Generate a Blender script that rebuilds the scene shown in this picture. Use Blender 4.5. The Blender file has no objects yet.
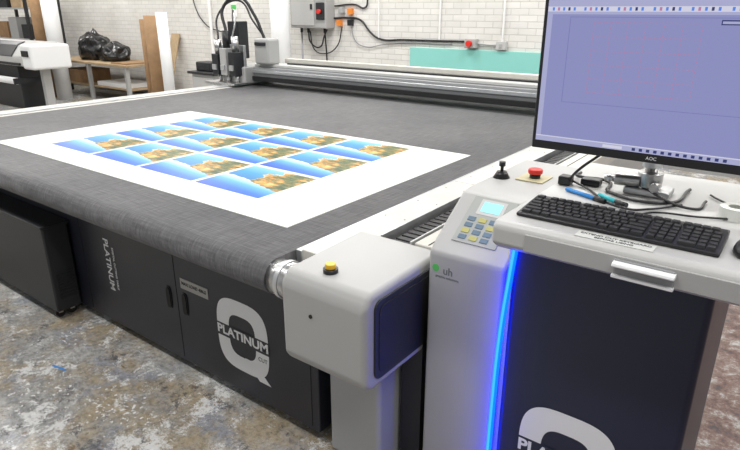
import bpy, bmesh, math, random
from mathutils import Vector, Matrix
random.seed(7)
S=bpy.context.scene
C=S.collection
try: S.view_settings.view_transform='Standard'
except Exception: pass

# ---------------------------------------------------------------- materials
def mat(name,col,rough=.5,metal=0.,bump=0.,bscale=200.,var=0.,vscale=20.,emit=None,es=0.,coat=0.):
    m=bpy.data.materials.new(name); m.use_nodes=True
    nt=m.node_tree; b=nt.nodes['Principled BSDF']
    b.inputs['Base Color'].default_value=(*col,1); b.inputs['Roughness'].default_value=rough
    b.inputs['Metallic'].default_value=metal
    if coat: b.inputs['Coat Weight'].default_value=coat
    if emit:
        b.inputs['Emission Color'].default_value=(*emit,1); b.inputs['Emission Strength'].default_value=es
    if bump or var:
        tc=nt.nodes.new('ShaderNodeTexCoord')
        if var:
            n=nt.nodes.new('ShaderNodeTexNoise'); n.inputs['Scale'].default_value=vscale; n.inputs['Detail'].default_value=5
            nt.links.new(tc.outputs['Object'],n.inputs['Vector'])
            r=nt.nodes.new('ShaderNodeValToRGB')
            r.color_ramp.elements[0].position=.3; r.color_ramp.elements[1].position=.7
            r.color_ramp.elements[0].color=(*[c*(1-var) for c in col],1)
            r.color_ramp.elements[1].color=(*[min(1,c*(1+var)) for c in col],1)
            nt.links.new(n.outputs['Fac'],r.inputs['Fac']); nt.links.new(r.outputs['Color'],b.inputs['Base Color'])
        if bump:
            n2=nt.nodes.new('ShaderNodeTexNoise'); n2.inputs['Scale'].default_value=bscale
            nt.links.new(tc.outputs['Object'],n2.inputs['Vector'])
            bp=nt.nodes.new('ShaderNodeBump'); bp.inputs['Strength'].default_value=bump; bp.inputs['Distance'].default_value=.01
            nt.links.new(n2.outputs['Fac'],bp.inputs['Height']); nt.links.new(bp.outputs['Normal'],b.inputs['Normal'])
    return m

def ramp(nt,stops):
    r=nt.nodes.new('ShaderNodeValToRGB'); e=r.color_ramp.elements
    while len(e)<len(stops): e.new(.5)
    for i,(p,c) in enumerate(stops):
        e[i].position=p; e[i].color=(*c,1)
    return r
def noise(nt,vec,scale,detail=6,rough=.6):
    n=nt.nodes.new('ShaderNodeTexNoise'); n.inputs['Scale'].default_value=scale
    n.inputs['Detail'].default_value=detail; n.inputs['Roughness'].default_value=rough
    nt.links.new(vec,n.inputs['Vector']); return n
def mix(nt,f,a,b,mode='MIX'):
    m=nt.nodes.new('ShaderNodeMix'); m.data_type='RGBA'; m.blend_type=mode
    if isinstance(f,float): m.inputs[0].default_value=f
    else: nt.links.new(f,m.inputs[0])
    for k,v in ((6,a),(7,b)):
        if isinstance(v,tuple): m.inputs[k].default_value=(*v,1)
        else: nt.links.new(v,m.inputs[k])
    return m.outputs[2]

GREY=mat('painted_grey',(.40,.40,.395),.42,0,.03,300)
DGREY=mat('mid_grey_paint',(.27,.275,.285),.42,0,.03,300)
LGREY=mat('light_grey_paint',(.50,.50,.49),.4,0,.03,300)
WARM=mat('cream_white_paint',(.56,.545,.50),.45,0,0,0,.08,6)
BLACK=mat('black_powdercoat',(.014,.015,.018),.45,0,.15,500)
NAVY=mat('dark_navy_panel',(.018,.020,.030),.36,0,.03,400)
NAVY2=mat('console_navy_panel',(.015,.021,.048),.36,0,.03,400)
DARK=mat('dark_recess',(.01,.01,.011),.7)
BPLAST=mat('black_plastic',(.012,.012,.014),.38)
KEY=mat('key_plastic',(.02,.02,.022),.5)
STEEL=mat('brushed_steel',(.55,.55,.55),.28,1.,0,0,.25,40)
ALU=mat('aluminium',(.62,.63,.64),.38,.85,0,0,.08,12)
WHITE=mat('white_paint',(.85,.85,.84),.5)
PAPER=mat('white_print_paper',(.66,.675,.635),.55)
PRINTW=mat('white_vinyl',(.80,.81,.82),.5)
YEL=mat('yellow_plastic',(.8,.46,.02),.35)
RED=mat('red_plastic',(.7,.03,.02),.35)
ORG=mat('orange_plastic',(.8,.25,.03),.4)
CARD=mat('kraft_cardboard',(.30,.18,.09),.8,0,0,0,.15,8)
WOOD=mat('plywood',(.40,.29,.17),.7,0,0,0,.2,5)
LEGW=mat('grey_leg',(.38,.385,.385),.5)
BAG=mat('black_bag_plastic',(.01,.01,.011),.25,0,.6,14)
TEAL=mat('teal_board',(.26,.62,.56),.4)
BLUEP=mat('blue_plastic',(.02,.22,.6),.35)
GREENP=mat('green_plastic',(.1,.5,.12),.4)
LED=mat('blue_led_strip',(.0,.05,.9),.4,emit=(.0,.018,1.),es=14)
LEDC=mat('blue_led_core',(.0,.1,1.),.4,emit=(.012,.11,1.),es=5)
LCD=mat('lcd_glass',(.3,.7,.75),.2,emit=(.35,.8,.85),es=.3)
SCR_BG=mat('screen_canvas',(.0,.0,.0),.3,emit=(.275,.29,.55),es=.9)
SCR_W=mat('screen_white',(.0,.0,.0),.3,emit=(.68,.68,.82),es=.9)
SCR_L=mat('screen_light_lilac',(.0,.0,.0),.3,emit=(.42,.43,.66),es=.9)
SCR_R=mat('screen_red_line',(.0,.0,.0),.3,emit=(.50,.21,.40),es=.9)
SCR_G=mat('screen_page_outline',(.0,.0,.0),.3,emit=(.17,.18,.44),es=.9)
SCR_D=mat('screen_dark',(.0,.0,.0),.3,emit=(.03,.04,.16),es=.9)
SCR_B=mat('screen_blue_icon',(.0,.0,.0),.3,emit=(.1,.25,.8),es=.9)
TUBEL=mat('luminaire_diffuser',(.9,.9,.9),.5,emit=(1.,.99,.97),es=3)

def brick_mat():
    m=bpy.data.materials.new('white_painted_brick'); m.use_nodes=True; nt=m.node_tree; b=nt.nodes['Principled BSDF']
    tc=nt.nodes.new('ShaderNodeTexCoord'); sp=nt.nodes.new('ShaderNodeSeparateXYZ'); cb=nt.nodes.new('ShaderNodeCombineXYZ')
    nt.links.new(tc.outputs['Object'],sp.inputs[0])
    ad=nt.nodes.new('ShaderNodeMath'); ad.operation='ADD'
    nt.links.new(sp.outputs[0],ad.inputs[0]); nt.links.new(sp.outputs[1],ad.inputs[1])
    nt.links.new(ad.outputs[0],cb.inputs[0]); nt.links.new(sp.outputs[2],cb.inputs[1])
    br=nt.nodes.new('ShaderNodeTexBrick'); nt.links.new(cb.outputs[0],br.inputs['Vector'])
    br.inputs['Scale'].default_value=1; br.inputs['Brick Width'].default_value=.24; br.inputs['Row Height'].default_value=.08
    br.inputs['Mortar Size'].default_value=.006; br.inputs['Mortar Smooth'].default_value=.4
    br.inputs['Color1'].default_value=(.80,.785,.755,1); br.inputs['Color2'].default_value=(.73,.72,.695,1); br.inputs['Mortar'].default_value=(.60,.59,.57,1)
    n=noise(nt,tc.outputs['Object'],1.5); r=ramp(nt,[(.3,(.86,.85,.83)),(.7,(1,1,1))]); nt.links.new(n.outputs['Fac'],r.inputs['Fac'])
    nt.links.new(mix(nt,1.,br.outputs['Color'],r.outputs['Color'],'MULTIPLY'),b.inputs['Base Color'])
    iv=nt.nodes.new('ShaderNodeMath'); iv.operation='SUBTRACT'; iv.inputs[0].default_value=1; nt.links.new(br.outputs['Fac'],iv.inputs[1])
    bp=nt.nodes.new('ShaderNodeBump'); bp.inputs['Strength'].default_value=.4; bp.inputs['Distance'].default_value=.01
    nt.links.new(iv.outputs[0],bp.inputs['Height']); nt.links.new(bp.outputs['Normal'],b.inputs['Normal'])
    b.inputs['Roughness'].default_value=.6
    return m
BRICK=brick_mat()

def floor_mat():
    m=bpy.data.materials.new('worn_painted_concrete'); m.use_nodes=True; nt=m.node_tree; b=nt.nodes['Principled BSDF']
    tc=nt.nodes.new('ShaderNodeTexCoord'); v=tc.outputs['Object']
    def loc(x,y,s=(1,1,1)):
        mp=nt.nodes.new('ShaderNodeMapping'); mp.inputs['Location'].default_value=(x,y,0); mp.inputs['Scale'].default_value=s; nt.links.new(v,mp.inputs[0]); return mp.outputs[0]
    n1=noise(nt,v,2.6,12,.75); r1=ramp(nt,[(.34,(.17,.17,.17)),(.45,(.29,.29,.285)),(.54,(.40,.395,.38)),(.66,(.54,.535,.515))]); nt.links.new(n1.outputs['Fac'],r1.inputs['Fac'])
    n2=noise(nt,loc(3.1,1.7),1.5,8,.72); r2=ramp(nt,[(.44,(0,0,0)),(.56,(.85,.85,.85))]); nt.links.new(n2.outputs['Fac'],r2.inputs['Fac'])
    c=mix(nt,r2.outputs['Color'],r1.outputs['Color'],(.36,.285,.175))
    n8=noise(nt,loc(1.1,7.7),3.2,10,.75); r8=ramp(nt,[(.52,(0,0,0)),(.60,(.8,.8,.8))]); nt.links.new(n8.outputs['Fac'],r8.inputs['Fac'])
    c=mix(nt,r8.outputs['Color'],c,(.26,.28,.33))
    n3=noise(nt,v,34,8,.8); r3=ramp(nt,[(.40,(.5,.5,.5)),(.52,(1.,1.,1.)),(.62,(1.25,1.25,1.25))]); nt.links.new(n3.outputs['Fac'],r3.inputs['Fac'])
    c=mix(nt,.85,c,r3.outputs['Color'],'MULTIPLY')
    n4=noise(nt,v,4.2,14,.88); r4=ramp(nt,[(.535,(0,0,0)),(.55,(1,1,1))]); nt.links.new(n4.outputs['Fac'],r4.inputs['Fac'])
    c=mix(nt,r4.outputs['Color'],c,(.68,.68,.67))
    n5=noise(nt,loc(9,4),4.0,14,.88); r5=ramp(nt,[(.555,(0,0,0)),(.575,(1,1,1))]); nt.links.new(n5.outputs['Fac'],r5.inputs['Fac'])
    c=mix(nt,r5.outputs['Color'],c,(.085,.085,.09))
    n7=noise(nt,loc(19,14),11,8,.8); r7=ramp(nt,[(.60,(0,0,0)),(.62,(1,1,1))]); nt.links.new(n7.outputs['Fac'],r7.inputs['Fac'])
    c=mix(nt,r7.outputs['Color'],c,(.20,.13,.07))
    n9=noise(nt,loc(2,2,(1.2,22,1)),1.6,6,.7); r9=ramp(nt,[(.66,(0,0,0)),(.69,(.8,.8,.8))]); nt.links.new(n9.outputs['Fac'],r9.inputs['Fac'])
    c=mix(nt,r9.outputs['Color'],c,(.62,.62,.61))
    # irregular paint spatter
    n10=noise(nt,loc(31,5),42,3,.6); n11=noise(nt,loc(5,22),1.8,4,.6)
    ml=nt.nodes.new('ShaderNodeMath'); ml.operation='MULTIPLY'; nt.links.new(n10.outputs['Fac'],ml.inputs[0]); nt.links.new(n11.outputs['Fac'],ml.inputs[1])
    r10=ramp(nt,[(.375,(0,0,0)),(.39,(1,1,1))]); nt.links.new(ml.outputs[0],r10.inputs['Fac'])
    c=mix(nt,r10.outputs['Color'],c,(.74,.74,.73))
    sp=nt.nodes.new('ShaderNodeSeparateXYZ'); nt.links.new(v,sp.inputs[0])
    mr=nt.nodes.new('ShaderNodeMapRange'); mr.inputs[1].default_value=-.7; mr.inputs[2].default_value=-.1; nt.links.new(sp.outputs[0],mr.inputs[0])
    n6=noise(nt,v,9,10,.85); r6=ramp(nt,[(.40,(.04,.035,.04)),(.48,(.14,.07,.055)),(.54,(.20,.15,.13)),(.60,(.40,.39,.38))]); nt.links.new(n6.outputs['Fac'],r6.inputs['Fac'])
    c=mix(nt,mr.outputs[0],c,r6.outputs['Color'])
    nt.links.new(c,b.inputs['Base Color']); b.inputs['Roughness'].default_value=.5
    bp=nt.nodes.new('ShaderNodeBump'); bp.inputs['Strength'].default_value=.2; bp.inputs['Distance'].default_value=.01
    nt.links.new(n3.outputs['Fac'],bp.inputs['Height']); nt.links.new(bp.outputs['Normal'],b.inputs['Normal'])
    return m
FLOORM=floor_mat()

def belt_mat():
    m=bpy.data.materials.new('grey_felt_belt'); m.use_nodes=True; nt=m.node_tree; b=nt.nodes['Principled BSDF']
    tc=nt.nodes.new('ShaderNodeTexCoord'); v=tc.outputs['Object']
    def streak(s,loc,det=6):
        mp=nt.nodes.new('ShaderNodeMapping'); mp.inputs['Scale'].default_value=s; mp.inputs['Location'].default_value=loc
        nt.links.new(v,mp.inputs[0]); return noise(nt,mp.outputs[0],1,det,.7)
    a=streak((120,6,20),(0,0,0)); ra=ramp(nt,[(.3,(.100,.100,.105)),(.7,(.190,.190,.196))]); nt.links.new(a.outputs['Fac'],ra.inputs['Fac'])
    s2=streak((6,140,20),(5,2,0)); rb=ramp(nt,[(.3,(.66,.66,.66)),(.7,(1.26,1.26,1.26))]); nt.links.new(s2.outputs['Fac'],rb.inputs['Fac'])
    c=mix(nt,1.,ra.outputs['Color'],rb.outputs['Color'],'MULTIPLY')
    n=noise(nt,v,1.3,4,.6); rc=ramp(nt,[(.3,(.85,.85,.86)),(.7,(1.15,1.14,1.12))]); nt.links.new(n.outputs['Fac'],rc.inputs['Fac'])
    c=mix(nt,1.,c,rc.outputs['Color'],'MULTIPLY')
    nt.links.new(c,b.inputs['Base Color']); b.inputs['Roughness'].default_value=.8
    bp=nt.nodes.new('ShaderNodeBump'); bp.inputs['Strength'].default_value=.25; bp.inputs['Distance'].default_value=.004
    nt.links.new(a.outputs['Fac'],bp.inputs['Height']); nt.links.new(bp.outputs['Normal'],b.inputs['Normal'])
    return m
BELT=belt_mat()

def photo_mat():
    m=bpy.data.materials.new('coastal_photo_print'); m.use_nodes=True; nt=m.node_tree; b=nt.nodes['Principled BSDF']
    uv=nt.nodes.new('ShaderNodeTexCoord').outputs['UV']
    sp=nt.nodes.new('ShaderNodeSeparateXYZ'); nt.links.new(uv,sp.inputs[0])
    U,V=sp.outputs[0],sp.outputs[1]
    def M(op,a,b_):
        n=nt.nodes.new('ShaderNodeMath'); n.operation=op
        for i,q in enumerate((a,b_)):
            if isinstance(q,float): n.inputs[i].default_value=q
            else: nt.links.new(q,n.inputs[i])
        return n.outputs[0]
    n=noise(nt,uv,3.0,7,.6); nn=M('SUBTRACT',n.outputs['Fac'],.5)
    sky=ramp(nt,[(.0,(.003,.05,.40)),(.20,(.008,.14,.66)),(.36,(.08,.36,.84)),(.48,(.45,.70,.92)),(.54,(.85,.80,.66))])
    nt.links.new(M('ADD',V,M('MULTIPLY',U,.12)),sky.inputs['Fac'])
    mp=nt.nodes.new('ShaderNodeMapping'); mp.inputs['Rotation'].default_value=(0,0,.5); mp.inputs['Scale'].default_value=(1.6,4.2,1); nt.links.new(uv,mp.inputs[0])
    n2=noise(nt,mp.outputs[0],3.2,12,.85)
    n3=noise(nt,uv,3.1,3,.5)
    lt=M('ADD',n2.outputs['Fac'],M('MULTIPLY',M('SUBTRACT',n3.outputs['Fac'],.5),.55))
    land=ramp(nt,[(.36,(.012,.035,.012)),(.45,(.04,.095,.02)),(.50,(.16,.16,.03)),(.54,(.55,.22,.03)),(.60,(.80,.38,.06)),(.68,(.85,.65,.35))]); nt.links.new(lt,land.inputs['Fac'])
    bay=ramp(nt,[(.0,(.01,.14,.42)),(.5,(.02,.27,.52)),(1.,(.20,.50,.58))]); nt.links.new(M('MULTIPLY',M('SUBTRACT',V,.45),1.8),bay.inputs['Fac'])
    bt=M('ADD',M('ADD',U,M('MULTIPLY',V,-.50)),M('MULTIPLY',nn,1.1))
    bf=ramp(nt,[(.09,(1,1,1)),(.10,(.9,.9,.9)),(.11,(0,0,0))]); nt.links.new(bt,bf.inputs['Fac'])
    sf=ramp(nt,[(.10,(0,0,0)),(.12,(1,1,1)),(.15,(0,0,0))]); nt.links.new(bt,sf.inputs['Fac'])
    c=mix(nt,bf.outputs['Color'],land.outputs['Color'],bay.outputs['Color'])
    c=mix(nt,sf.outputs['Color'],c,(.82,.72,.50))
    ht=M('ADD',M('ADD',V,M('MULTIPLY',U,.25)),M('MULTIPLY',nn,.30))
    hf=ramp(nt,[(.535,(0,0,0)),(.55,(1,1,1))]); nt.links.new(ht,hf.inputs['Fac'])
    c=mix(nt,hf.outputs['Color'],sky.outputs['Color'],c)
    nt.links.new(c,b.inputs['Base Color']); b.inputs['Roughness'].default_value=.4
    return m
PHOTO=photo_mat()

# ---------------------------------------------------------------- helpers
def link(o,parent=None):
    C.objects.link(o)
    if parent: o.parent=parent
    return o
def empty(name,loc=(0,0,0)):
    e=bpy.data.objects.new(name,None); C.objects.link(e); e.empty_display_size=.1; return e
def mesh_obj(name,bm,m,parent=None,smooth=False,bevel=0,seg=3):
    me=bpy.data.meshes.new(name); bmesh.ops.recalc_face_normals(bm,faces=bm.faces[:]); bm.to_mesh(me); bm.free()
    for mm in (m if isinstance(m,(list,tuple)) else [m]): me.materials.append(mm)
    o=bpy.data.objects.new(name,me); link(o,parent)
    if smooth:
        for p in me.polygons: p.use_smooth=True
    if bevel:
        md=o.modifiers.new('b','BEVEL'); md.width=bevel; md.segments=seg; md.limit_method='ANGLE'; md.angle_limit=math.radians(30)
        for p in me.polygons: p.use_smooth=True
        md.harden_normals=True
    return o
def add_box(bm,x0,x1,y0,y1,z0,z1,mi=0):
    vs=[bm.verts.new(p) for p in ((x0,y0,z0),(x1,y0,z0),(x1,y1,z0),(x0,y1,z0),(x0,y0,z1),(x1,y0,z1),(x1,y1,z1),(x0,y1,z1))]
    for f in ((0,3,2,1),(4,5,6,7),(0,1,5,4),(1,2,6,5),(2,3,7,6),(3,0,4,7)):
        fc=bm.faces.new([vs[i] for i in f]); fc.material_index=mi
def box(name,x0,x1,y0,y1,z0,z1,m,parent=None,bevel=0,seg=3):
    bm=bmesh.new(); add_box(bm,x0,x1,y0,y1,z0,z1); return mesh_obj(name,bm,m,parent,bevel=bevel,seg=seg)
def boxes(name,lst,m,parent=None,bevel=0):
    bm=bmesh.new()
    for b in lst: add_box(bm,*b)
    return mesh_obj(name,bm,m,parent,bevel=bevel)
def prism_x(name,prof,x0,x1,m,parent=None,bevel=0,smooth=False,seg=3):
    bm=bmesh.new(); A=[bm.verts.new((x0,y,z)) for y,z in prof]; B=[bm.verts.new((x1,y,z)) for y,z in prof]
    n=len(prof); bm.faces.new(A); bm.faces.new(B[::-1])
    for i in range(n):
        f=bm.faces.new((A[i],B[i],B[(i+1)%n],A[(i+1)%n])); f.smooth=smooth
    o=mesh_obj(name,bm,m,parent,bevel=bevel,seg=seg)
    if smooth:
        for p in o.data.polygons:
            if len(p.vertices)==4: p.use_smooth=True
    return o
def prism_y(name,prof,y0,y1,m,parent=None,bevel=0,seg=3):
    bm=bmesh.new(); A=[bm.verts.new((x,y0,z)) for x,z in prof]; B=[bm.verts.new((x,y1,z)) for x,z in prof]
    n=len(prof); bm.faces.new(A); bm.faces.new(B[::-1])
    for i in range(n): bm.faces.new((A[i],B[i],B[(i+1)%n],A[(i+1)%n]))
    return mesh_obj(name,bm,m,parent,bevel=bevel,seg=seg)
def cyl(name,p0,p1,r,m,parent=None,r2=None,seg=32,bevel=0):
    p0=Vector(p0);p1=Vector(p1); d=p1-p0
    bm=bmesh.new(); bmesh.ops.create_cone(bm,cap_ends=True,segments=seg,radius1=r,radius2=r if r2 is None else r2,depth=d.length)
    bmesh.ops.transform(bm,matrix=Matrix.Translation((p0+p1)/2)@d.to_track_quat('Z','Y').to_matrix().to_4x4(),verts=bm.verts[:])
    o=mesh_obj(name,bm,m,parent,bevel=bevel)
    for p in o.data.polygons: p.use_smooth=len(p.vertices)==4
    return o
def tube(name,pts,r,m,parent=None,cyclic=False):
    cu=bpy.data.curves.new(name,'CURVE'); cu.dimensions='3D'; cu.bevel_depth=r; cu.bevel_resolution=4; cu.resolution_u=10; cu.use_fill_caps=True
    s=cu.splines.new('BEZIER'); s.bezier_points.add(len(pts)-1)
    for b,p in zip(s.bezier_points,pts): b.co=p; b.handle_left_type=b.handle_right_type='AUTO'
    s.use_cyclic_u=cyclic; cu.materials.append(m)
    o=bpy.data.objects.new(name,cu); return link(o,parent)
def text(name,body,loc,size,m,parent=None,rot=(math.pi/2,0,0),ext=.0008,bold=0.,sx=1.):
    cu=bpy.data.curves.new(name,'FONT'); cu.body=body; cu.size=size; cu.extrude=ext; cu.align_x='CENTER'; cu.align_y='CENTER'; cu.offset=bold
    cu.materials.append(m); o=bpy.data.objects.new(name,cu); o.location=loc; o.rotation_euler=rot; o.scale=(sx,1,1); return link(o,parent)
def rrect_yz(y0,y1,z0,z1,r,n=5):
    pts=[]
    for cy,cz,a0 in ((y1-r,z1-r,0),(y0+r,z1-r,90),(y0+r,z0+r,180),(y1-r,z0+r,270)):
        for k in range(n+1):
            a=math.radians(a0+90*k/n); pts.append((cy+r*math.cos(a),cz+r*math.sin(a)))
    return pts

# ---------------------------------------------------------------- room
box('floor',-24,6,-3,7.6,-.1,0,FLOORM)
box('wall_back',-24,6,7.45,7.6,0,4.2,BRICK)
box('wall_left',-24.15,-24,-3,7.6,0,4.2,BRICK)
box('ceiling',-24,6,-3,7.6,4.2,4.3,WHITE)
lums=[(x,y) for x in (-17,-12.5,-8.5,-5,-1.8,1.2) for y in (.3,3.2,6.0)]
for i,(x,y) in enumerate(lums):
    e=empty('ceiling_light')
    box('housing',x-.75,x+.75,y-.12,y+.12,4.12,4.2,WHITE,e,.01)
    box('diffuser',x-.72,x+.72,y-.09,y+.09,4.095,4.12,TUBEL,e,.005)
    l=bpy.data.lights.new('lamp','AREA'); l.shape='RECTANGLE'; l.size=1.5; l.size_y=.3; l.energy=54 if y<5 else 76; l.color=(1.,.99,.97)
    o=bpy.data.objects.new('lamp',l); o.location=(x,y,4.06); link(o,e)
w=bpy.data.worlds.new('w'); S.world=w; w.use_nodes=True
w.node_tree.nodes['Background'].inputs[0].default_value=(.96,.98,1,1); w.node_tree.nodes['Background'].inputs[1].default_value=.42

# ---------------------------------------------------------------- cutting machine
M_=empty('flatbed_cutting_machine')
XL,XR=-5.45,-1.45
yc,zc,rr=1.355,.832,.07
prof=[(5.5,.902),(yc,.902)]
for k in range(1,15):
    a=math.pi/2+math.pi*k/14; prof.append((yc+rr*math.cos(a),zc+rr*math.sin(a)))
prof+= [(1.6,.762),(5.5,.762)]
prism_x('conveyor_belt',prof,XL,XR,BELT,M_,smooth=True)
cyl('roller_end',(XR-.01,yc,zc),(-1.355,yc,zc),.0665,STEEL,M_,seg=64)
cyl('roller_flange',(-1.405,yc,zc),(-1.385,yc,zc),.073,ALU,M_,seg=64,bevel=.003)
box('left_rail',-5.76,XL,1.5,5.5,.74,.905,WARM,M_,.008)
box('left_rail_strip',-5.62,-5.50,1.5,5.5,.905,.918,ALU,M_,.003)
box('left_nose_end',-5.76,XL,1.30,1.5,.60,.905,GREY,M_,.02)
box('left_frame',-5.74,-5.46,1.5,5.4,.1,.74,BLACK,M_)
box('base_cabinet',-5.46,-1.40,1.5,5.2,.05,.74,NAVY,M_,.006)
box('base_plinth',-5.4,-1.45,1.56,5.1,0,.05,DARK,M_)
box('belt_underside',-5.44,-1.43,1.42,1.62,.735,.765,DARK,M_)
boxes('door_seams',[(-2.335,-2.331,1.4985,1.502,.07,.72),(-3.22,-3.216,1.4985,1.502,.07,.72),(-1.445,-1.441,1.4985,1.502,.07,.72)],DARK,M_)
def oval(name,x,z,w,h,m,y,th=.006,parent=M_,n=24,p=2.0):
    pr=[]
    for k in range(n):
        a=2*math.pi*k/n; c,s=math.cos(a),math.sin(a)
        pr.append((x+w*math.copysign(abs(c)**(2/p),c),z+h*math.copysign(abs(s)**(2/p),s)))
    return prism_y(name,pr,y-th,y,m,parent)
oval('door_handle_1',-2.40,.39,.016,.055,DARK,1.5,.008,p=4)
oval('door_handle_2',-2.27,.39,.016,.055,DARK,1.5,.008,p=4)
oval('door_handle_bezel_1',-2.40,.39,.022,.062,BPLAST,1.5,.004,p=4)
oval('door_handle_bezel_2',-2.27,.39,.022,.062,BPLAST,1.5,.004,p=4)
box('rating_label',-2.29,-2.08,1.4975,1.5,.475,.53,mat('label_grey',(.36,.35,.33),.5),M_)
text('rating_label_text','MAX LOAD 40KG',(-2.185,1.497,.505),.024,BPLAST,M_,bold=.0004)
def q_logo(prefix,x,z,w,h,y,parent,tz=0.,bandm=NAVY):
    N=360; bm=bmesh.new(); P=[];p=3.4
    def se(a,W,H):
        c,s=math.cos(a),math.sin(a)
        return (x+W*math.copysign(abs(c)**(2/p),c),z+H*math.copysign(abs(s)**(2/p),s))
    for k in range(N):
        a=2*math.pi*k/N; P.append((se(a,w,h),se(a,w*.52,h*.58)))
    for k in range(N):
        q=(P[k],P[(k+1)%N])
        bm.faces.new([bm.verts.new((c[0],y,c[1])) for c in (q[0][0],q[1][0],q[1][1],q[0][1])])
    bm.faces.new([bm.verts.new((c[0],y-.0002,c[1])) for c in [(x+w*.05,z-h*.56),(x+w*.42,z-h*.56),(x+w*1.02,z-h*1.05),(x+w*.58,z-h*1.05)]])
    bmesh.ops.remove_doubles(bm,verts=bm.verts[:],dist=1e-6)
    mesh_obj(prefix+'_letter',bm,PRINTW,parent)
    bm=bmesh.new(); add_box(bm,x-w*1.03,x+w*1.03,y-.0008,y-.0003,z+tz-h*.185,z+tz+h*.185); mesh_obj(prefix+'_band',bm,bandm,parent)
    text(prefix+'_word','PLATINUM',(x,y-.0012,z+tz),h*.34,PRINTW,parent,bold=.002,sx=w*2.0/(h*.34*4.75),ext=.0003)
    text(prefix+'_sub','CUT',(x+w*.76,y-.0008,z-h*.38+tz),h*.16,bandm,parent,ext=.0003)
q_logo('logo',-1.86,.350,.17,.182,1.4985,M_)
text('side_lettering','PLATINUM',(-2.95,1.4985,.42),.066,PRINTW,M_,rot=(math.pi/2,math.pi/2,0),ext=.0005,bold=.0012)
text('side_lettering_small','DIGITAL CUTTING TABLE',(-2.888,1.4985,.41),.022,PRINTW,M_,rot=(math.pi/2,math.pi/2,0),ext=.0005,bold=.0004)

# right side beam
box('beam_core',-1.34,-.965,1.74,5.5,.60,.84,GREY,M_,.004)
box('beam_inner_plate',-1.415,-1.262,1.45,5.5,.80,.914,WARM,M_,.004)
box('beam_inner_step',-1.445,-1.415,1.45,5.5,.80,.907,ALU,M_,.003)
box('beam_outer_plate',-1.105,-.965,1.74,5.5,.84,.922,WARM,M_,.006)
box('beam_outer_groove',-1.05,-1.045,1.75,5.5,.92,.9235,DARK,M_)
box('slot_floor',-1.262,-1.105,1.62,5.5,.84,.862,DARK,M_)
bm=bmesh.new(); y=1.76
while y<5.4:
    add_box(bm,-1.235,-1.135,y,y+.032,.862,.893); y+=.042
mesh_obj('cable_chain',bm,BPLAST,M_,bevel=.003)
box('slot_lip',-1.262,-1.255,1.74,5.5,.86,.918,ALU,M_)
box('slot_lip_outer',-1.125,-1.118,1.74,5.5,.86,.922,ALU,M_)
bm=bmesh.new()
for k in range(14):
    yy=1.95+k*.26
    bmesh.ops.create_cone(bm,cap_ends=True,segments=10,radius1=.0045,radius2=.0045,depth=.002,matrix=Matrix.Translation((-1.39,yy,.9145)))
    bmesh.ops.create_cone(bm,cap_ends=True,segments=10,radius1=.0045,radius2=.0045,depth=.002,matrix=Matrix.Translation((-1.29,yy,.9145)))
mesh_obj('plate_screws',bm,DGREY,M_)
boxes('plate_joint',[(-1.414,-1.264,2.6,2.603,.912,.9148),(-1.414,-1.264,3.8,3.803,.912,.9148)],DGREY,M_)
prism_x('end_housing',[(1.270,.588),(1.270,.872),(1.303,.914),(1.73,.924),(1.73,.555),(1.300,.555)],-1.352,-.980,GREY,M_,.024,seg=7)
prism_x('end_housing_side_panel',rrect_yz(1.315,1.715,.592,.885,.035),-.981,-.973,NAVY,M_,.003)
prism_x('end_housing_side_inset',rrect_yz(1.335,1.70,.612,.865,.03),-.974,-.970,BLACK,M_,.002)
cyl('button_base',(-1.195,1.36,.912),(-1.195,1.36,.930),.026,BPLAST,M_)
cyl('yellow_button',(-1.195,1.36,.929),(-1.195,1.36,.948),.019,YEL,M_,bevel=.004)
cyl('housing_socket',(-1.21,1.272,.78),(-1.21,1.266,.78),.007,DARK,M_)
box('support_leg',-1.345,-1.09,1.50,1.78,0,.60,LEGW,M_,.02,5)
box('support_leg_side',-1.07,-.98,1.62,2.6,.03,.6,BLACK,M_)

# gantry
box('gantry_beam',-5.42,-1.0,4.86,5.14,.955,1.115,DGREY,M_,.012)
box('gantry_lower_rail',-5.42,-1.0,4.83,4.86,.965,1.01,DARK,M_,.003)
box('gantry_front_rail',-5.42,-1.0,4.835,4.86,1.05,1.085,ALU,M_,.004)
box('gantry_top_cover',-5.42,-1.0,4.90,5.16,1.115,1.15,LGREY,M_,.01)
box('gantry_back_tray',-5.2,-1.0,5.18,5.26,1.10,1.20,WARM,M_,.01)
box('gantry_chain_top',-5.0,-1.0,5.02,5.10,1.15,1.165,BPLAST,M_)
box('gantry_foot_right',-1.35,-.97,4.75,5.25,.925,1.16,GREY,M_,.02)
box('gantry_foot_left',-5.80,-5.40,4.72,5.25,.918,1.12,GREY,M_,.02)
box('carriage_housing',-5.33,-5.10,4.82,5.02,1.15,1.44,GREY,M_,.03,5)
box('carriage_cap',-5.30,-5.13,4.80,5.0,1.36,1.40,BLACK,M_,.01)
box('toolhead_plate',-5.86,-5.44,4.76,4.80,.97,1.36,ALU,M_,.005)
for i,(x,h) in enumerate(((-5.80,.34),(-5.65,.44),(-5.50,.38))):
    box('tool_module_%d'%i,x-.055,x+.055,4.62,4.76,1.02,1.02+h*.7,(BLACK,GREY,BLACK)[i],M_,.008)
    cyl('tool_motor_%d'%i,(x,4.69,1.02+h*.7),(x,4.69,1.08+h),.042,(STEEL,BPLAST,STEEL)[i],M_)
    cyl('tool_shaft_%d'%i,(x,4.69,.93),(x,4.69,1.03),.022,STEEL,M_,r2=.03)
    box('tool_clamp_%d'%i,x-.035,x+.035,4.60,4.63,1.08,1.14,ALU,M_,.004)
box('toolhead_cover',-5.74,-5.55,4.80,4.95,1.2,1.62,BLACK,M_,.01)
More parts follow.
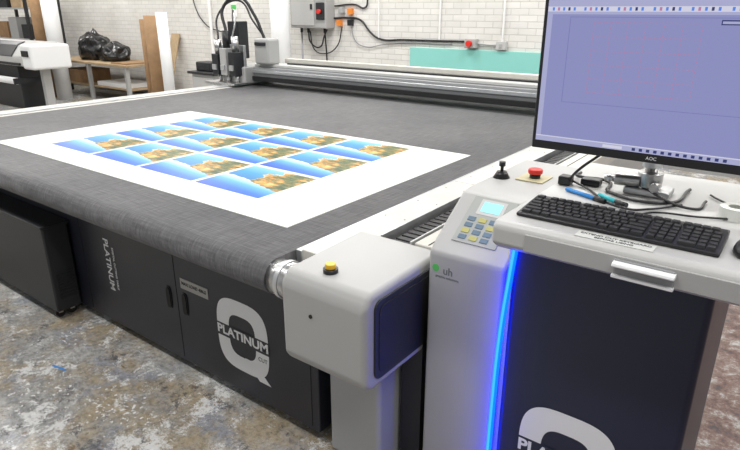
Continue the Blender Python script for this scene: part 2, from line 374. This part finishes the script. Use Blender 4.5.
tube('toolhead_hose_1',[(-5.65,4.70,1.5),(-5.72,4.75,1.78),(-5.55,4.85,1.88),(-5.38,4.9,1.70),(-5.25,4.92,1.44)],.018,BPLAST,M_)
tube('toolhead_hose_2',[(-5.80,4.70,1.42),(-5.88,4.8,1.7),(-5.70,4.95,1.85),(-5.45,4.95,1.62),(-5.22,4.92,1.42)],.012,BPLAST,M_)
tube('toolhead_hose_3',[(-5.50,4.66,1.46),(-5.48,4.7,1.62),(-5.62,4.8,1.75),(-5.7,4.85,1.60)],.009,STEEL,M_)
box('toolhead_base',-5.92,-5.40,4.55,4.80,.918,.945,STEEL,M_,.004)

E_=empty('vacuum_pump_cabinet')
box('pump_body',-5.1,-3.33,1.34,1.49,.06,.60,BLACK,E_,.012)
box('pump_top_lid',-5.1,-3.32,1.33,1.495,.585,.605,BLACK,E_,.006)
bm=bmesh.new()
for k in range(9): add_box(bm,-3.332,-3.324,1.37,1.47,.14+k*.02,.15+k*.02)
mesh_obj('pump_vents',bm,DARK,E_)
for i,(x,y) in enumerate(((-3.4,1.38),(-3.4,1.45),(-5.0,1.38),(-5.0,1.45))):
    cyl('caster_%d'%i,(x-.012,y,.028),(x+.012,y,.028),.028,BPLAST,E_)
    box('caster_fork_%d'%i,x-.018,x+.018,y-.012,y+.012,.03,.062,STEEL,E_)

# ---------------------------------------------------------------- sheet with prints
P_=empty('printed_sheet')
box('paper',-4.42,-1.64,1.60,3.20,.902,.905,PAPER,P_)
bm=bmesh.new(); uvl=bm.loops.layers.uv.new('UVMap')
gx0,gx1,gy0,gy1=-4.04,-2.03,1.80,3.12; nx,ny=4,3; g=.032
cw=(gx1-gx0-g*(nx-1))/nx; ch=(gy1-gy0-g*(ny-1))/ny
for i in range(nx):
    for j in range(ny):
        x0=gx0+i*(cw+g); y0=gy0+j*(ch+g)
        f=bm.faces.new([bm.verts.new(p) for p in ((x0,y0,.9056),(x0+cw,y0,.9056),(x0+cw,y0+ch,.9056),(x0,y0+ch,.9056))])
        for l,u in zip(f.loops,((0,0),(1,0),(1,1),(0,1))): l[uvl].uv=u
mesh_obj('photo_prints',bm,PHOTO,P_)

# ---------------------------------------------------------------- control console
K=empty('control_console')
prism_x('console_tower',[(1.58,0),(1.58,.985),(1.62,1.02),(1.80,1.145),(1.86,1.15),(2.35,1.15),(2.35,0)],-.945,-.665,GREY,K,.014,seg=5)
sl=math.atan2(.125,.18)
def onslope(u,v,h=0):
    return (u,1.62+v*math.cos(sl)-h*math.sin(sl),1.02+v*math.sin(sl)+h*math.cos(sl))
def slope_box(name,u0,u1,v0,v1,h0,h1,m,bevel=0):
    bm=bmesh.new(); vs=[bm.verts.new(onslope(u,v,h)) for h in (h0,h1) for u,v in ((u0,v0),(u1,v0),(u1,v1),(u0,v1))]
    for f in ((0,3,2,1),(4,5,6,7),(0,1,5,4),(1,2,6,5),(2,3,7,6),(3,0,4,7)): bm.faces.new([vs[i] for i in f])
    return mesh_obj(name,bm,m,K,bevel=bevel)
slope_box('keypad_plate',-.885,-.725,.005,.205,0,.004,mat('keypad_film',(.33,.345,.33),.4),.0015)
slope_box('keypad_display_frame',-.852,-.758,.128,.194,.004,.005,LGREY)
slope_box('keypad_display',-.840,-.770,.140,.184,.005,.006,LCD)
kc=mat('keypad_keys',(.10,.16,.22),.4); ky=mat('keypad_yellow',(.40,.38,.12),.4)
for r_ in range(4):
    for c_ in range(3):
        u=-.868+c_*.040; v=.018+r_*.026
        slope_box('key_%d_%d'%(r_,c_),u,u+.028,v,v+.018,.004,.0065,ky if (r_+c_)%3==1 else kc,.001)
cyl('joystick_boot',(-.90,2.02,1.15),(-.90,2.02,1.175),.032,BPLAST,K,r2=.018)
cyl('joystick_rod',(-.90,2.02,1.17),(-.90,2.02,1.205),.006,BPLAST,K)
cyl('joystick_knob',(-.90,2.02,1.195),(-.90,2.02,1.212),.012,BPLAST,K)
box('estop_base',-.845,-.74,2.02,2.13,1.15,1.155,mat('estop_yellow',(.50,.46,.28),.5),K,.002)
cyl('estop_collar',(-.79,2.075,1.155),(-.79,2.075,1.17),.02,BPLAST,K)
cyl('estop_button',(-.79,2.075,1.17),(-.79,2.075,1.19),.027,RED,K,bevel=.006)
GP=mat('grey_print',(.16,.18,.19),.5)
text('tower_brand_text','uh',(-.868,1.5795,.925),.038,GP,K,bold=.0006,ext=.0004)
cyl('tower_brand_dot',(-.915,1.5805,.93),(-.915,1.5790,.93),.013,GREENP,K)
text('tower_brand_sub','graphic solutions',(-.870,1.5795,.902),.013,GP,K,ext=.0004)
prism_x('console_body',[(1.56,0),(1.56,1.12),(2.25,1.12),(2.25,0)],-.64,-.10,NAVY2,K,.02)
prism_x('console_side_trim',[(1.60,0),(1.60,1.12),(2.25,1.12),(2.25,0)],-.665,-.64,LGREY,K)
tube('console_led_strip',[(-.622,1.545,1.125),(-.633,1.545,1.0),(-.648,1.545,.8),(-.655,1.545,.45),(-.655,1.545,.02)],.0095,LED,K)
tube('console_led_core',[(-.622,1.538,1.125),(-.633,1.538,1.0),(-.648,1.538,.8),(-.655,1.538,.45),(-.655,1.538,.02)],.0045,LEDC,K)
q_logo('console_logo',-.405,.395,.155,.18,1.5585,K,bandm=NAVY2)
prism_x('desk_top',[(1.43,1.125),(1.39,1.15),(1.39,1.20),(1.405,1.215),(2.20,1.215),(2.20,1.125)],-.635,.22,LGREY,K,.010,seg=4)
box('desk_drawer_front',-.54,.10,1.386,1.392,1.148,1.196,GREY,K,.002)
box('desk_handle_back',-.31,-.175,1.380,1.388,1.148,1.190,DGREY,K,.003)
prism_x('desk_handle_grip',[(1.388,1.187),(1.366,1.184),(1.362,1.176),(1.37,1.172),(1.388,1.174)],-.312,-.173,PRINTW,K,.003)
box('desk_handle_lip',-.312,-.173,1.373,1.388,1.143,1.152,PRINTW,K,.003)
box('desk_label',-.42,-.235,1.41,1.452,1.215,1.2165,PAPER,K)
text('desk_label_text','EXTEND OUT KEYBOARD',(-.328,1.439,1.2167),.0145,BPLAST,K,rot=(0,0,0),ext=.0002,bold=.0003)
text('desk_label_text_2','BEFORE USING',(-.328,1.422,1.2167),.014,BPLAST,K,rot=(0,0,0),ext=.0002,bold=.0003)

# ---------------------------------------------------------------- monitor
N_=empty('computer_monitor')
MX0,MX1,MY,MZ0,MZ1=-.688,.012,1.75,1.345,1.786
box('monitor_back_shell',MX0+.01,MX1-.01,MY+.012,MY+.035,MZ0+.01,MZ1-.01,BPLAST,N_,.01)
box('monitor_back_bulge',MX0+.14,MX1-.14,MY+.03,MY+.06,MZ0+.06,MZ1-.1,BPLAST,N_,.015)
box('bezel',MX0,MX1,MY,MY+.02,MZ0,MZ1,BPLAST,N_,.004)
sx0,sx1,sz0,sz1=MX0+.012,MX1-.012,MZ0+.026,MZ1-.010
box('screen',sx0,sx1,MY-.001,MY+.001,sz0,sz1,SCR_BG,N_)
y0=MY-.0016
W=sx1-sx0;H=sz1-sz0
def scr(u0,u1,v0,v1,dy=0):
    return (sx0+u0*W,sx0+u1*W,y0-dy,y0+.0004,sz0+v0*H,sz0+v1*H)
boxes('ui_menu_bars',[scr(.0,1,.922,.955),scr(0,1,.035,.042)],SCR_W,N_)
boxes('ui_toolbar',[scr(0,1,.955,1.),scr(0,1,.0,.035),scr(0,.022,.042,.922),scr(.022,1,.904,.922)],SCR_L,N_)
lst=[]
for k in range(44):
    u=.02+k*.0222; lst.append(scr(u,u+.009,.928,.950,.0004))
boxes('ui_icons',lst[::2],SCR_B,N_); boxes('ui_icons_b',lst[1::3],SCR_R,N_); boxes('ui_icons_c',lst[3::6],SCR_D,N_)
lst=[]
for k in range(13):
    u=.42+k*.028; lst.append(scr(u,u+.013,.008,.028,.0004))
boxes('ui_taskbar_icons',lst,SCR_D,N_); boxes('ui_taskbar_icons_b',[scr(.30,.38,.008,.028,.0004)],SCR_W,N_)
boxes('ui_page_outline',[scr(.10,.90,.30,.303),scr(.10,.90,.885,.888),scr(.10,.102,.30,.888),scr(.898,.90,.30,.888)],SCR_G,N_)
lst=[]
U0,U1,V0,V1=.20,.60,.38,.85
for i in range(7):
    u=U0+(U1-U0)*i/6
    for k in range(22):
        v=V0+(V1-V0)*k/22; lst.append(scr(u,u+.0026,v,v+.010))
for j in range(6):
    v=V0+(V1-V0)*j/5
    for k in range(34):
        u=U0+(U1-U0)*k/34; lst.append(scr(u,u+.0062,v,v+.0038))
boxes('ui_cut_lines',lst,SCR_R,N_)
boxes('ui_small_box',[scr(.66,.73,.845,.875,.0006)],SCR_D,N_)
boxes('ui_small_box_in',[scr(.664,.726,.852,.867,.001)],SCR_L,N_)
text('monitor_brand','AOC',((MX0+MX1)/2,MY-.001,MZ0+.013),.013,PRINTW,N_,ext=.0003)
cyl('stand_pole',(-.36,1.90,1.215),(-.36,1.90,1.55),.018,STEEL,N_)
cyl('stand_collar',(-.36,1.90,1.240),(-.36,1.90,1.285),.036,STEEL,N_,seg=14,bevel=.003)
cyl('stand_collar_2',(-.36,1.90,1.30),(-.36,1.90,1.335),.028,ALU,N_,seg=14,bevel=.003)
box('stand_clamp',-.425,-.295,1.86,1.95,1.215,1.236,ALU,N_,.006)
cyl('stand_knob',(-.455,1.87,1.255),(-.385,1.885,1.255),.020,STEEL,N_,seg=12,bevel=.003)
cyl('stand_knob_tip',(-.485,1.865,1.255),(-.455,1.87,1.255),.011,STEEL,N_,seg=12)
cyl('stand_screw',(-.335,1.84,1.25),(-.335,1.88,1.25),.014,STEEL,N_,seg=12)
box('stand_vesa_plate',-.42,-.30,1.80,1.905,1.50,1.6,BPLAST,N_,.005)

# ---------------------------------------------------------------- keyboard
KB=empty('computer_keyboard')
kx0,kx1,ky0,ky1=-.60,-.105,1.462,1.615
prism_x('keyboard_base',[(ky0,1.216),(ky0,1.226),(ky1,1.240),(ky1,1.216)],kx0,kx1,BPLAST,KB,.004)
bm=bmesh.new(); px=(kx1-kx0-.02)/22.6; py=(ky1-ky0-.02)/6.2
def keyz(y): return 1.226+(y-ky0)/(ky1-ky0)*.014
def addkey(x0,x1,y0,y1):
    z=keyz((y0+y1)/2); i=.0016
    b=[(x0,y0),(x1,y0),(x1,y1),(x0,y1)]; t=[(x0+i,y0+i),(x1-i,y0+i),(x1-i,y1-i),(x0+i,y1-i)]
    vs=[bm.verts.new((x,y,z-.001)) for x,y in b]+[bm.verts.new((x,y,z+.006)) for x,y in t]
    for f in ((4,5,6,7),(0,1,5,4),(1,2,6,5),(2,3,7,6),(3,0,4,7)): bm.faces.new([vs[k] for k in f])
for r_ in range(6):
    yb=ky0+.010+r_*py+(.2*py if r_==5 else 0); x=kx0+.01
    if r_==0: ws=[1.25,1.25,1.25,6,1.25,1.25,1.25,1.5,-.3,1,1,1,-.3,2,1,1]
    elif r_==5: ws=[1,-.8,1,1,1,1,-.4,1,1,1,1,-.4,1,1,1,1,-.3,1,1,1,-.3,1,1,1,1]
    else:
        first={1:2.25,2:1.75,3:1.5,4:1.}[r_]; last={1:2.75,2:2.25,3:1.5,4:2}[r_]; n=int(round(15-first-last))
        ws=[first]+[1]*n+[15-first-n]+[-.3]+[1,1,1]+[-.3]+[1,1,1,1]
    for wd in ws:
        if wd<0: x+=abs(wd)*px; continue
        if x+wd*px>kx1-.006: break
        addkey(x+.001,x+wd*px-.001,yb+.001,yb+py-.001); x+=wd*px
mesh_obj('keyboard_keys',bm,KEY,KB)
boxes('keyboard_leds',[(-.17,-.165,1.598,1.600,1.2385,1.2395),(-.15,-.145,1.598,1.600,1.2385,1.2395),(-.13,-.125,1.598,1.600,1.2385,1.2395)],PRINTW,KB)
tube('keyboard_cable',[(-.33,1.615,1.225),(-.30,1.70,1.221),(-.18,1.74,1.221),(-.10,1.80,1.221),(-.2,1.98,1.221)],.003,BPLAST,KB)

MO=empty('computer_mouse')
def blob(name,loc,sc,m,parent,cut=True,sub=3):
    bm=bmesh.new(); bmesh.ops.create_icosphere(bm,subdivisions=sub,radius=1)
    for v in bm.verts:
        if cut and v.co.z<0: v.co.z*=.15
        v.co=Vector((v.co.x*sc[0]*(1-.12*v.co.y),v.co.y*sc[1],v.co.z*sc[2]))+Vector(loc)
    return mesh_obj(name,bm,m,parent,smooth=True)
blob('mouse_shell',(-.056,1.535,1.221),(.031,.055,.034),BPLAST,MO)
cyl('mouse_wheel',(-.060,1.565,1.247),(-.052,1.565,1.247),.009,GREY,MO)
tube('mouse_cable',[(-.056,1.59,1.225),(-.06,1.68,1.221),(-.02,1.78,1.221),(-.1,1.95,1.221)],.0025,BPLAST,MO)
# roll of white tape lying on the desk
TR=empty('tape_roll')
bm=bmesh.new(); n=40; ring=[]
for z,rad in ((1.2155,.020),(1.2155,.040),(1.248,.040),(1.248,.020)):
    ring.append([bm.verts.new((-.115+rad*math.cos(2*math.pi*k/n),1.80+rad*math.sin(2*math.pi*k/n),z)) for k in range(n)])
for a in range(4):
    for k in range(n): bm.faces.new((ring[a][k],ring[a][(k+1)%n],ring[(a+1)%4][(k+1)%n],ring[(a+1)%4][k]))
mesh_obj('tape_body',bm,PAPER,TR)

PN=empty('blue_marker_pen')
cyl('pen_body',(-.57,1.775,1.2225),(-.47,1.73,1.2225),.0065,BLUEP,PN); cyl('pen_cap',(-.47,1.73,1.2225),(-.435,1.714,1.2225),.0075,BPLAST,PN)
PN=empty('teal_marker_pen')
cyl('pen_body',(-.47,1.775,1.2225),(-.41,1.735,1.2225),.0065,mat('teal_pen',(.03,.45,.5),.4),PN); cyl('pen_cap',(-.41,1.735,1.2225),(-.375,1.715,1.2225),.0075,BPLAST,PN)
CB=empty('power_cable')
tube('cable_a',[(-.60,2.0,1.222),(-.58,1.92,1.23),(-.50,1.95,1.222),(-.45,1.82,1.222),(-.30,1.80,1.222),(-.26,2.0,1.222)],.005,BPLAST,CB)
tube('cable_b',[(-.59,1.85,1.224),(-.55,1.80,1.28),(-.50,1.84,1.33),(-.47,1.86,1.36)],.0045,BPLAST,CB)
tube('cable_c',[(-.61,1.88,1.230),(-.54,1.84,1.222),(-.36,1.69,1.221),(-.32,1.72,1.221),(-.25,1.82,1.221)],.0035,BPLAST,CB)
tube('cable_d',[(-.45,2.05,1.222),(-.40,1.98,1.24),(-.33,1.84,1.235),(-.22,1.80,1.221),(-.20,1.9,1.221)],.004,BPLAST,CB)
box('cable_plug',-.62,-.58,1.83,1.87,1.216,1.245,BPLAST,CB,.005)
box('cable_adapter',-.56,-.50,1.87,1.91,1.216,1.238,BPLAST,CB,.005)

# ---------------------------------------------------------------- wall fittings
yw=7.448
EP=empty('electrical_panel')
box('panel_box',-7.08,-6.32,yw-.22,yw,1.47,2.2,GREY,EP,.015)
box('panel_door',-7.04,-6.55,yw-.235,yw-.22,1.51,2.15,LGREY,EP,.008)
box('panel_lock',-6.62,-6.58,yw-.25,yw-.235,1.75,1.83,BPLAST,EP,.004)
box('isolator_box',-6.50,-6.34,yw-.25,yw-.22,1.6,1.85,BLACK,EP,.01)
cyl('isolator_knob',(-6.42,yw-.29,1.72),(-6.42,yw-.25,1.72),.035,RED,EP)
for i,x in enumerate((-6.95,-6.8,-6.45)):
    cyl('panel_gland_%d'%i,(x,yw-.1,1.40),(x,yw-.1,1.47),.022,BPLAST,EP)
cyl('panel_riser',(-6.95,yw-.1,0),(-6.95,yw-.1,1.42),.016,DGREY,EP)
WC=empty('wall_cable_conduit')
tube('conduit_run',[(-6.32,yw-.02,1.62),(-6.05,yw-.02,1.63),(-5.8,yw-.02,1.60),(-5.60,yw-.02,1.42),(-5.45,yw-.02,1.34),(-5.0,yw-.02,1.335),(-4.0,yw-.02,1.34)],.014,BPLAST,WC)
tube('conduit_drop_1',[(-6.8,yw-.1,1.42),(-6.78,yw-.08,1.25),(-6.6,yw-.06,1.18),(-6.5,yw-.06,1.35),(-6.42,yw-.08,1.45)],.012,BPLAST,WC)
tube('conduit_drop_2',[(-6.8,yw-.06,1.42),(-6.74,yw-.05,1.15),(-6.55,yw-.05,1.08),(-6.25,yw-.05,1.2),(-6.15,yw-.03,1.5)],.009,BPLAST,WC)
tube('conduit_drop_3',[(-6.45,yw-.1,1.42),(-6.47,yw-.05,1.1),(-6.45,yw-.04,.1)],.012,BPLAST,WC)
tube('conduit_upper',[(-6.3,yw-.02,1.8),(-5.9,yw-.02,1.82),(-5.7,yw-.02,1.78),(-5.66,yw-.02,1.9),(-5.66,yw-.02,4.1)],.012,BPLAST,WC)
tube('conduit_low',[(-5.98,yw-.02,1.50),(-5.9,yw-.02,1.30),(-5.75,yw-.02,1.22),(-5.3,yw-.02,1.27),(-5.1,yw-.02,1.29),(-4.2,yw-.02,1.30)],.007,DGREY,WC)
tube('conduit_vertical_a',[(-5.45,yw-.02,1.34),(-5.45,yw-.02,1.7),(-5.45,yw-.02,4.1)],.010,WHITE,WC)
tube('conduit_vertical_b',[(-4.4,yw-.02,1.35),(-4.4,yw-.02,1.9),(-4.4,yw-.02,4.1)],.012,WHITE,WC)
for i,(x,z,m) in enumerate(((-6.2,1.55,ORG),(-5.98,1.56,BPLAST),(-5.98,1.72,ORG),(-6.15,1.74,GREY))):
    box('junction_%d'%i,x-.04,x+.04,yw-.07,yw,z-.045,z+.045,m,WC,.006)
SW=empty('emergency_stop_box')
box('stop_box',-3.97,-3.80,yw-.09,yw,1.26,1.38,GREY,SW,.01); cyl('stop_knob',(-3.89,yw-.13,1.32),(-3.89,yw-.09,1.32),.04,RED,SW)
tube('stop_cable',[(-3.80,yw-.03,1.32),(-3.66,yw-.02,1.31),(-3.52,yw-.03,1.31)],.012,GREY,SW)
LS=empty('light_switch'); box('switch_box',-3.52,-3.38,yw-.06,yw,1.25,1.36,LGREY,LS,.008); box('switch_rocker',-3.47,-3.43,yw-.07,yw-.06,1.28,1.33,GREY,LS,.003)
tube('switch_conduit',[(-3.45,yw-.02,1.36),(-3.45,yw-.02,1.8),(-3.45,yw-.02,4.15)],.012,WHITE,LS)
box('teal_wall_board',-4.88,-1.2,yw-.03,yw,.90,1.235,TEAL,None,.004)
box('trim_1',-4.95,-1.1,yw-.05,yw,.84,.90,WHITE,None,.004)
box('trim_2',-24,6,yw-.03,yw,0,.1,mat('skirting_grey',(.3,.3,.3),.6))
PW=empty('wall_pipe')
tube('pipe_a',[(-9.3,yw-.05,.1),(-9.3,yw-.05,1.4),(-9.3,yw-.05,4.1)],.03,WHITE,PW)
tube('pipe_b',[(-9.8,yw-.03,4.1),(-9.78,yw-.03,1.9),(-9.5,yw-.03,1.5),(-9.0,yw-.03,1.35)],.01,BPLAST,PW)
SN=empty('wall_sign'); box('sign_plate',-8.75,-8.60,yw-.012,yw,1.62,1.85,WHITE,SN); box('sign_stripe',-8.74,-8.61,yw-.016,yw-.012,1.75,1.83,GREENP,SN)

# ---------------------------------------------------------------- rolls
def roll(name,x,y,r,h,m):
    e=empty(name)
    bm=bmesh.new(); n=36; ri=r*.45
    ring=[]
    for z,rad in ((0,ri),(0,r),(h,r),(h,ri)):
        ring.append([bm.verts.new((x+rad*math.cos(2*math.pi*k/n),y+rad*math.sin(2*math.pi*k/n),z)) for k in range(n)])
    for a in range(4):
        for k in range(n):
            f=bm.faces.new((ring[a][k],ring[a][(k+1)%n],ring[(a+1)%4][(k+1)%n],ring[(a+1)%4][k])); f.smooth=a in (1,3)
    mesh_obj('roll_body',bm,m,e); return e
roll('paper_roll',-8.34,5.70,.085,1.71,PRINTW)
roll('cardboard_roll',-8.72,5.76,.11,1.66,CARD)
roll('cardboard_roll.001',-9.02,5.84,.085,1.60,CARD)
roll('paper_roll.001',-6.98,6.9,.15,2.6,PRINTW)
roll('cardboard_roll.002',-13.0,6.0,.12,2.5,CARD)
roll('paper_roll.002',-12.55,6.05,.15,2.5,PRINTW)

# ---------------------------------------------------------------- bench with bags
WB=empty('workbench')
box('bench_top',-13.7,-10.6,6.35,7.3,.71,.75,WOOD,WB,.004)
box('bench_shelf',-13.6,-10.7,6.45,7.2,.25,.28,WOOD,WB)
for i,(x,y) in enumerate(((-13.6,6.42),(-10.72,6.42),(-13.6,7.2),(-10.72,7.2),(-12.1,6.42))):
    box('bench_leg_%d'%i,x-.035,x+.035,y-.035,y+.035,0,.71,GREY,WB)
box('bench_cardboard_sheet',-11.2,-10.7,6.4,6.95,.75,.775,CARD,WB)
box('shelf_sheet_stack',-12.0,-10.9,6.5,7.1,.28,.36,PRINTW,WB)
box('shelf_carton',-13.3,-12.5,6.5,7.1,.28,.55,CARD,WB,.01)
LB=empty('leaning_board')
prism_x('plywood_panel',[(yw-.45,0),(yw-.43,0),(yw-.03,1.3),(yw-.05,1.3)],-10.55,-10.30,WOOD,LB)
def bag(name,x,y,z,s,sd):
    bm=bmesh.new(); bmesh.ops.create_icosphere(bm,subdivisions=4,radius=1)
    from mathutils import noise as nz
    for v in bm.verts:
        d=1+.28*nz.noise(v.co*2.1+Vector((sd,0,0)))+.10*nz.noise(v.co*6+Vector((0,sd,0)))
        c=v.co*d
        if c.z<-.6: c.z=-.6
        if c.z>.55: c.x*=max(.25,1-(c.z-.55)*1.3); c.y*=max(.25,1-(c.z-.55)*1.3)
        v.co=Vector((x+c.x*s[0],y+c.y*s[1],z+(c.z+.6)*s[2]))
    return mesh_obj(name,bm,BAG,None,smooth=True)
bag('refuse_bag',-12.45,6.8,.752,(.40,.30,.37),1.3)
bag('refuse_bag.001',-11.75,6.85,.752,(.32,.28,.24),4.1)

# ---------------------------------------------------------------- large format printer
LP=empty('large_format_printer')
PX=-.85
prism_x('printer_body',[(4.80,.80),(4.80,.96),(4.95,1.15),(5.10,1.20),(5.45,1.20),(5.45,.80)],-13.2+PX,-10.35+PX,LGREY,LP,.03)
prism_x('printer_lid',[(4.79,.975),(4.93,1.155),(5.06,1.21),(5.08,1.20),(4.96,1.14),(4.81,.955)],-12.8+PX,-10.8+PX,BPLAST,LP)
box('printer_end_cap',-10.40+PX,-10.02+PX,4.78,5.48,.76,1.18,PRINTW,LP,.05,5)
box('printer_control',-10.33+PX,-10.10+PX,4.76,4.79,.98,1.08,BPLAST,LP,.005)
box('printer_output_slot',-13.0+PX,-10.5+PX,4.77,4.80,.82,.86,BPLAST,LP)
box('printer_stand',-13.1+PX,-10.9+PX,4.9,5.4,0.0,.80,BLACK,LP,.01)
box('printer_leg',-10.4+PX,-10.3+PX,5.05,5.2,.05,.80,GREY,LP,.01)
box('printer_foot',-10.43+PX,-10.27+PX,4.8,5.5,0,.06,GREY,LP,.01)
cyl('printer_media_roll',(-12.9+PX,4.72,.55),(-10.6+PX,4.72,.55),.06,PRINTW,LP)
box('printer_media_arm',-10.6+PX,-10.56+PX,4.66,5.1,.5,.6,BLACK,LP)
box('printer_media_arm_b',-12.94+PX,-12.9+PX,4.66,5.1,.5,.6,BLACK,LP)

SR=empty('storage_rack')
for i,(x,y) in enumerate(((-16.0,6.2),(-13.9,6.2),(-16.0,6.9),(-13.9,6.9))):
    box('rack_post_%d'%i,x-.03,x+.03,y-.03,y+.03,0,2.3,BLACK,SR)
for i,z in enumerate((.4,1.1,1.75)):
    box('rack_shelf_%d'%i,-16.0,-13.9,6.2,6.9,z,z+.04,GREY,SR)
for i,(x,z,wd,h,m) in enumerate(((-15.7,1.14,.5,.35,CARD),(-15.1,1.14,.4,.45,GREY),(-14.5,1.14,.5,.3,BLACK),(-15.6,1.79,.6,.3,BLACK),(-14.8,1.79,.5,.35,WOOD),(-15.6,.44,.7,.4,CARD))):
    box('rack_box_%d'%i,x,x+wd,6.3,6.8,z,z+h,m,SR,.01)
TT=empty('tool_trolley')
box('trolley_body',-8.0,-7.45,5.9,6.3,.12,.80,GREY,TT,.01)
box('trolley_top',-8.05,-7.40,5.85,6.35,.80,.84,BLACK,TT,.008)
box('trolley_drawer_1',-7.97,-7.48,5.885,5.9,.55,.75,LGREY,TT,.005)
box('trolley_drawer_2',-7.97,-7.48,5.885,5.9,.3,.5,LGREY,TT,.005)
box('trolley_case',-7.95,-7.6,5.95,6.2,.84,.98,BLACK,TT,.02)
for i,(x,y) in enumerate(((-7.95,5.95),(-7.5,5.95),(-7.95,6.25),(-7.5,6.25))):
    cyl('trolley_wheel_%d'%i,(x-.015,y,.06),(x+.015,y,.06),.06,BPLAST,TT)
TP=empty('blue_tape_strip')
bm=bmesh.new(); add_box(bm,-.05,.05,-.006,.006,0,.002)
tp=mesh_obj('tape',bm,mat('blue_tape',(.05,.25,.65),.5),TP); tp.location=(-2.86,1.10,0); tp.rotation_euler=(0,0,.2)

# ---------------------------------------------------------------- camera
yaw,pitch=.6473,.3528
cam=bpy.data.cameras.new('camera'); co=bpy.data.objects.new('camera',cam); C.objects.link(co)
fw=Vector((-math.sin(yaw)*math.cos(pitch),math.cos(yaw)*math.cos(pitch),-math.sin(pitch)))
co.location=(0,0,1.75); co.rotation_euler=fw.to_track_quat('-Z','Y').to_euler()
cam.sensor_width=36; cam.lens=585.5/740*36; cam.clip_start=.05
S.camera=co
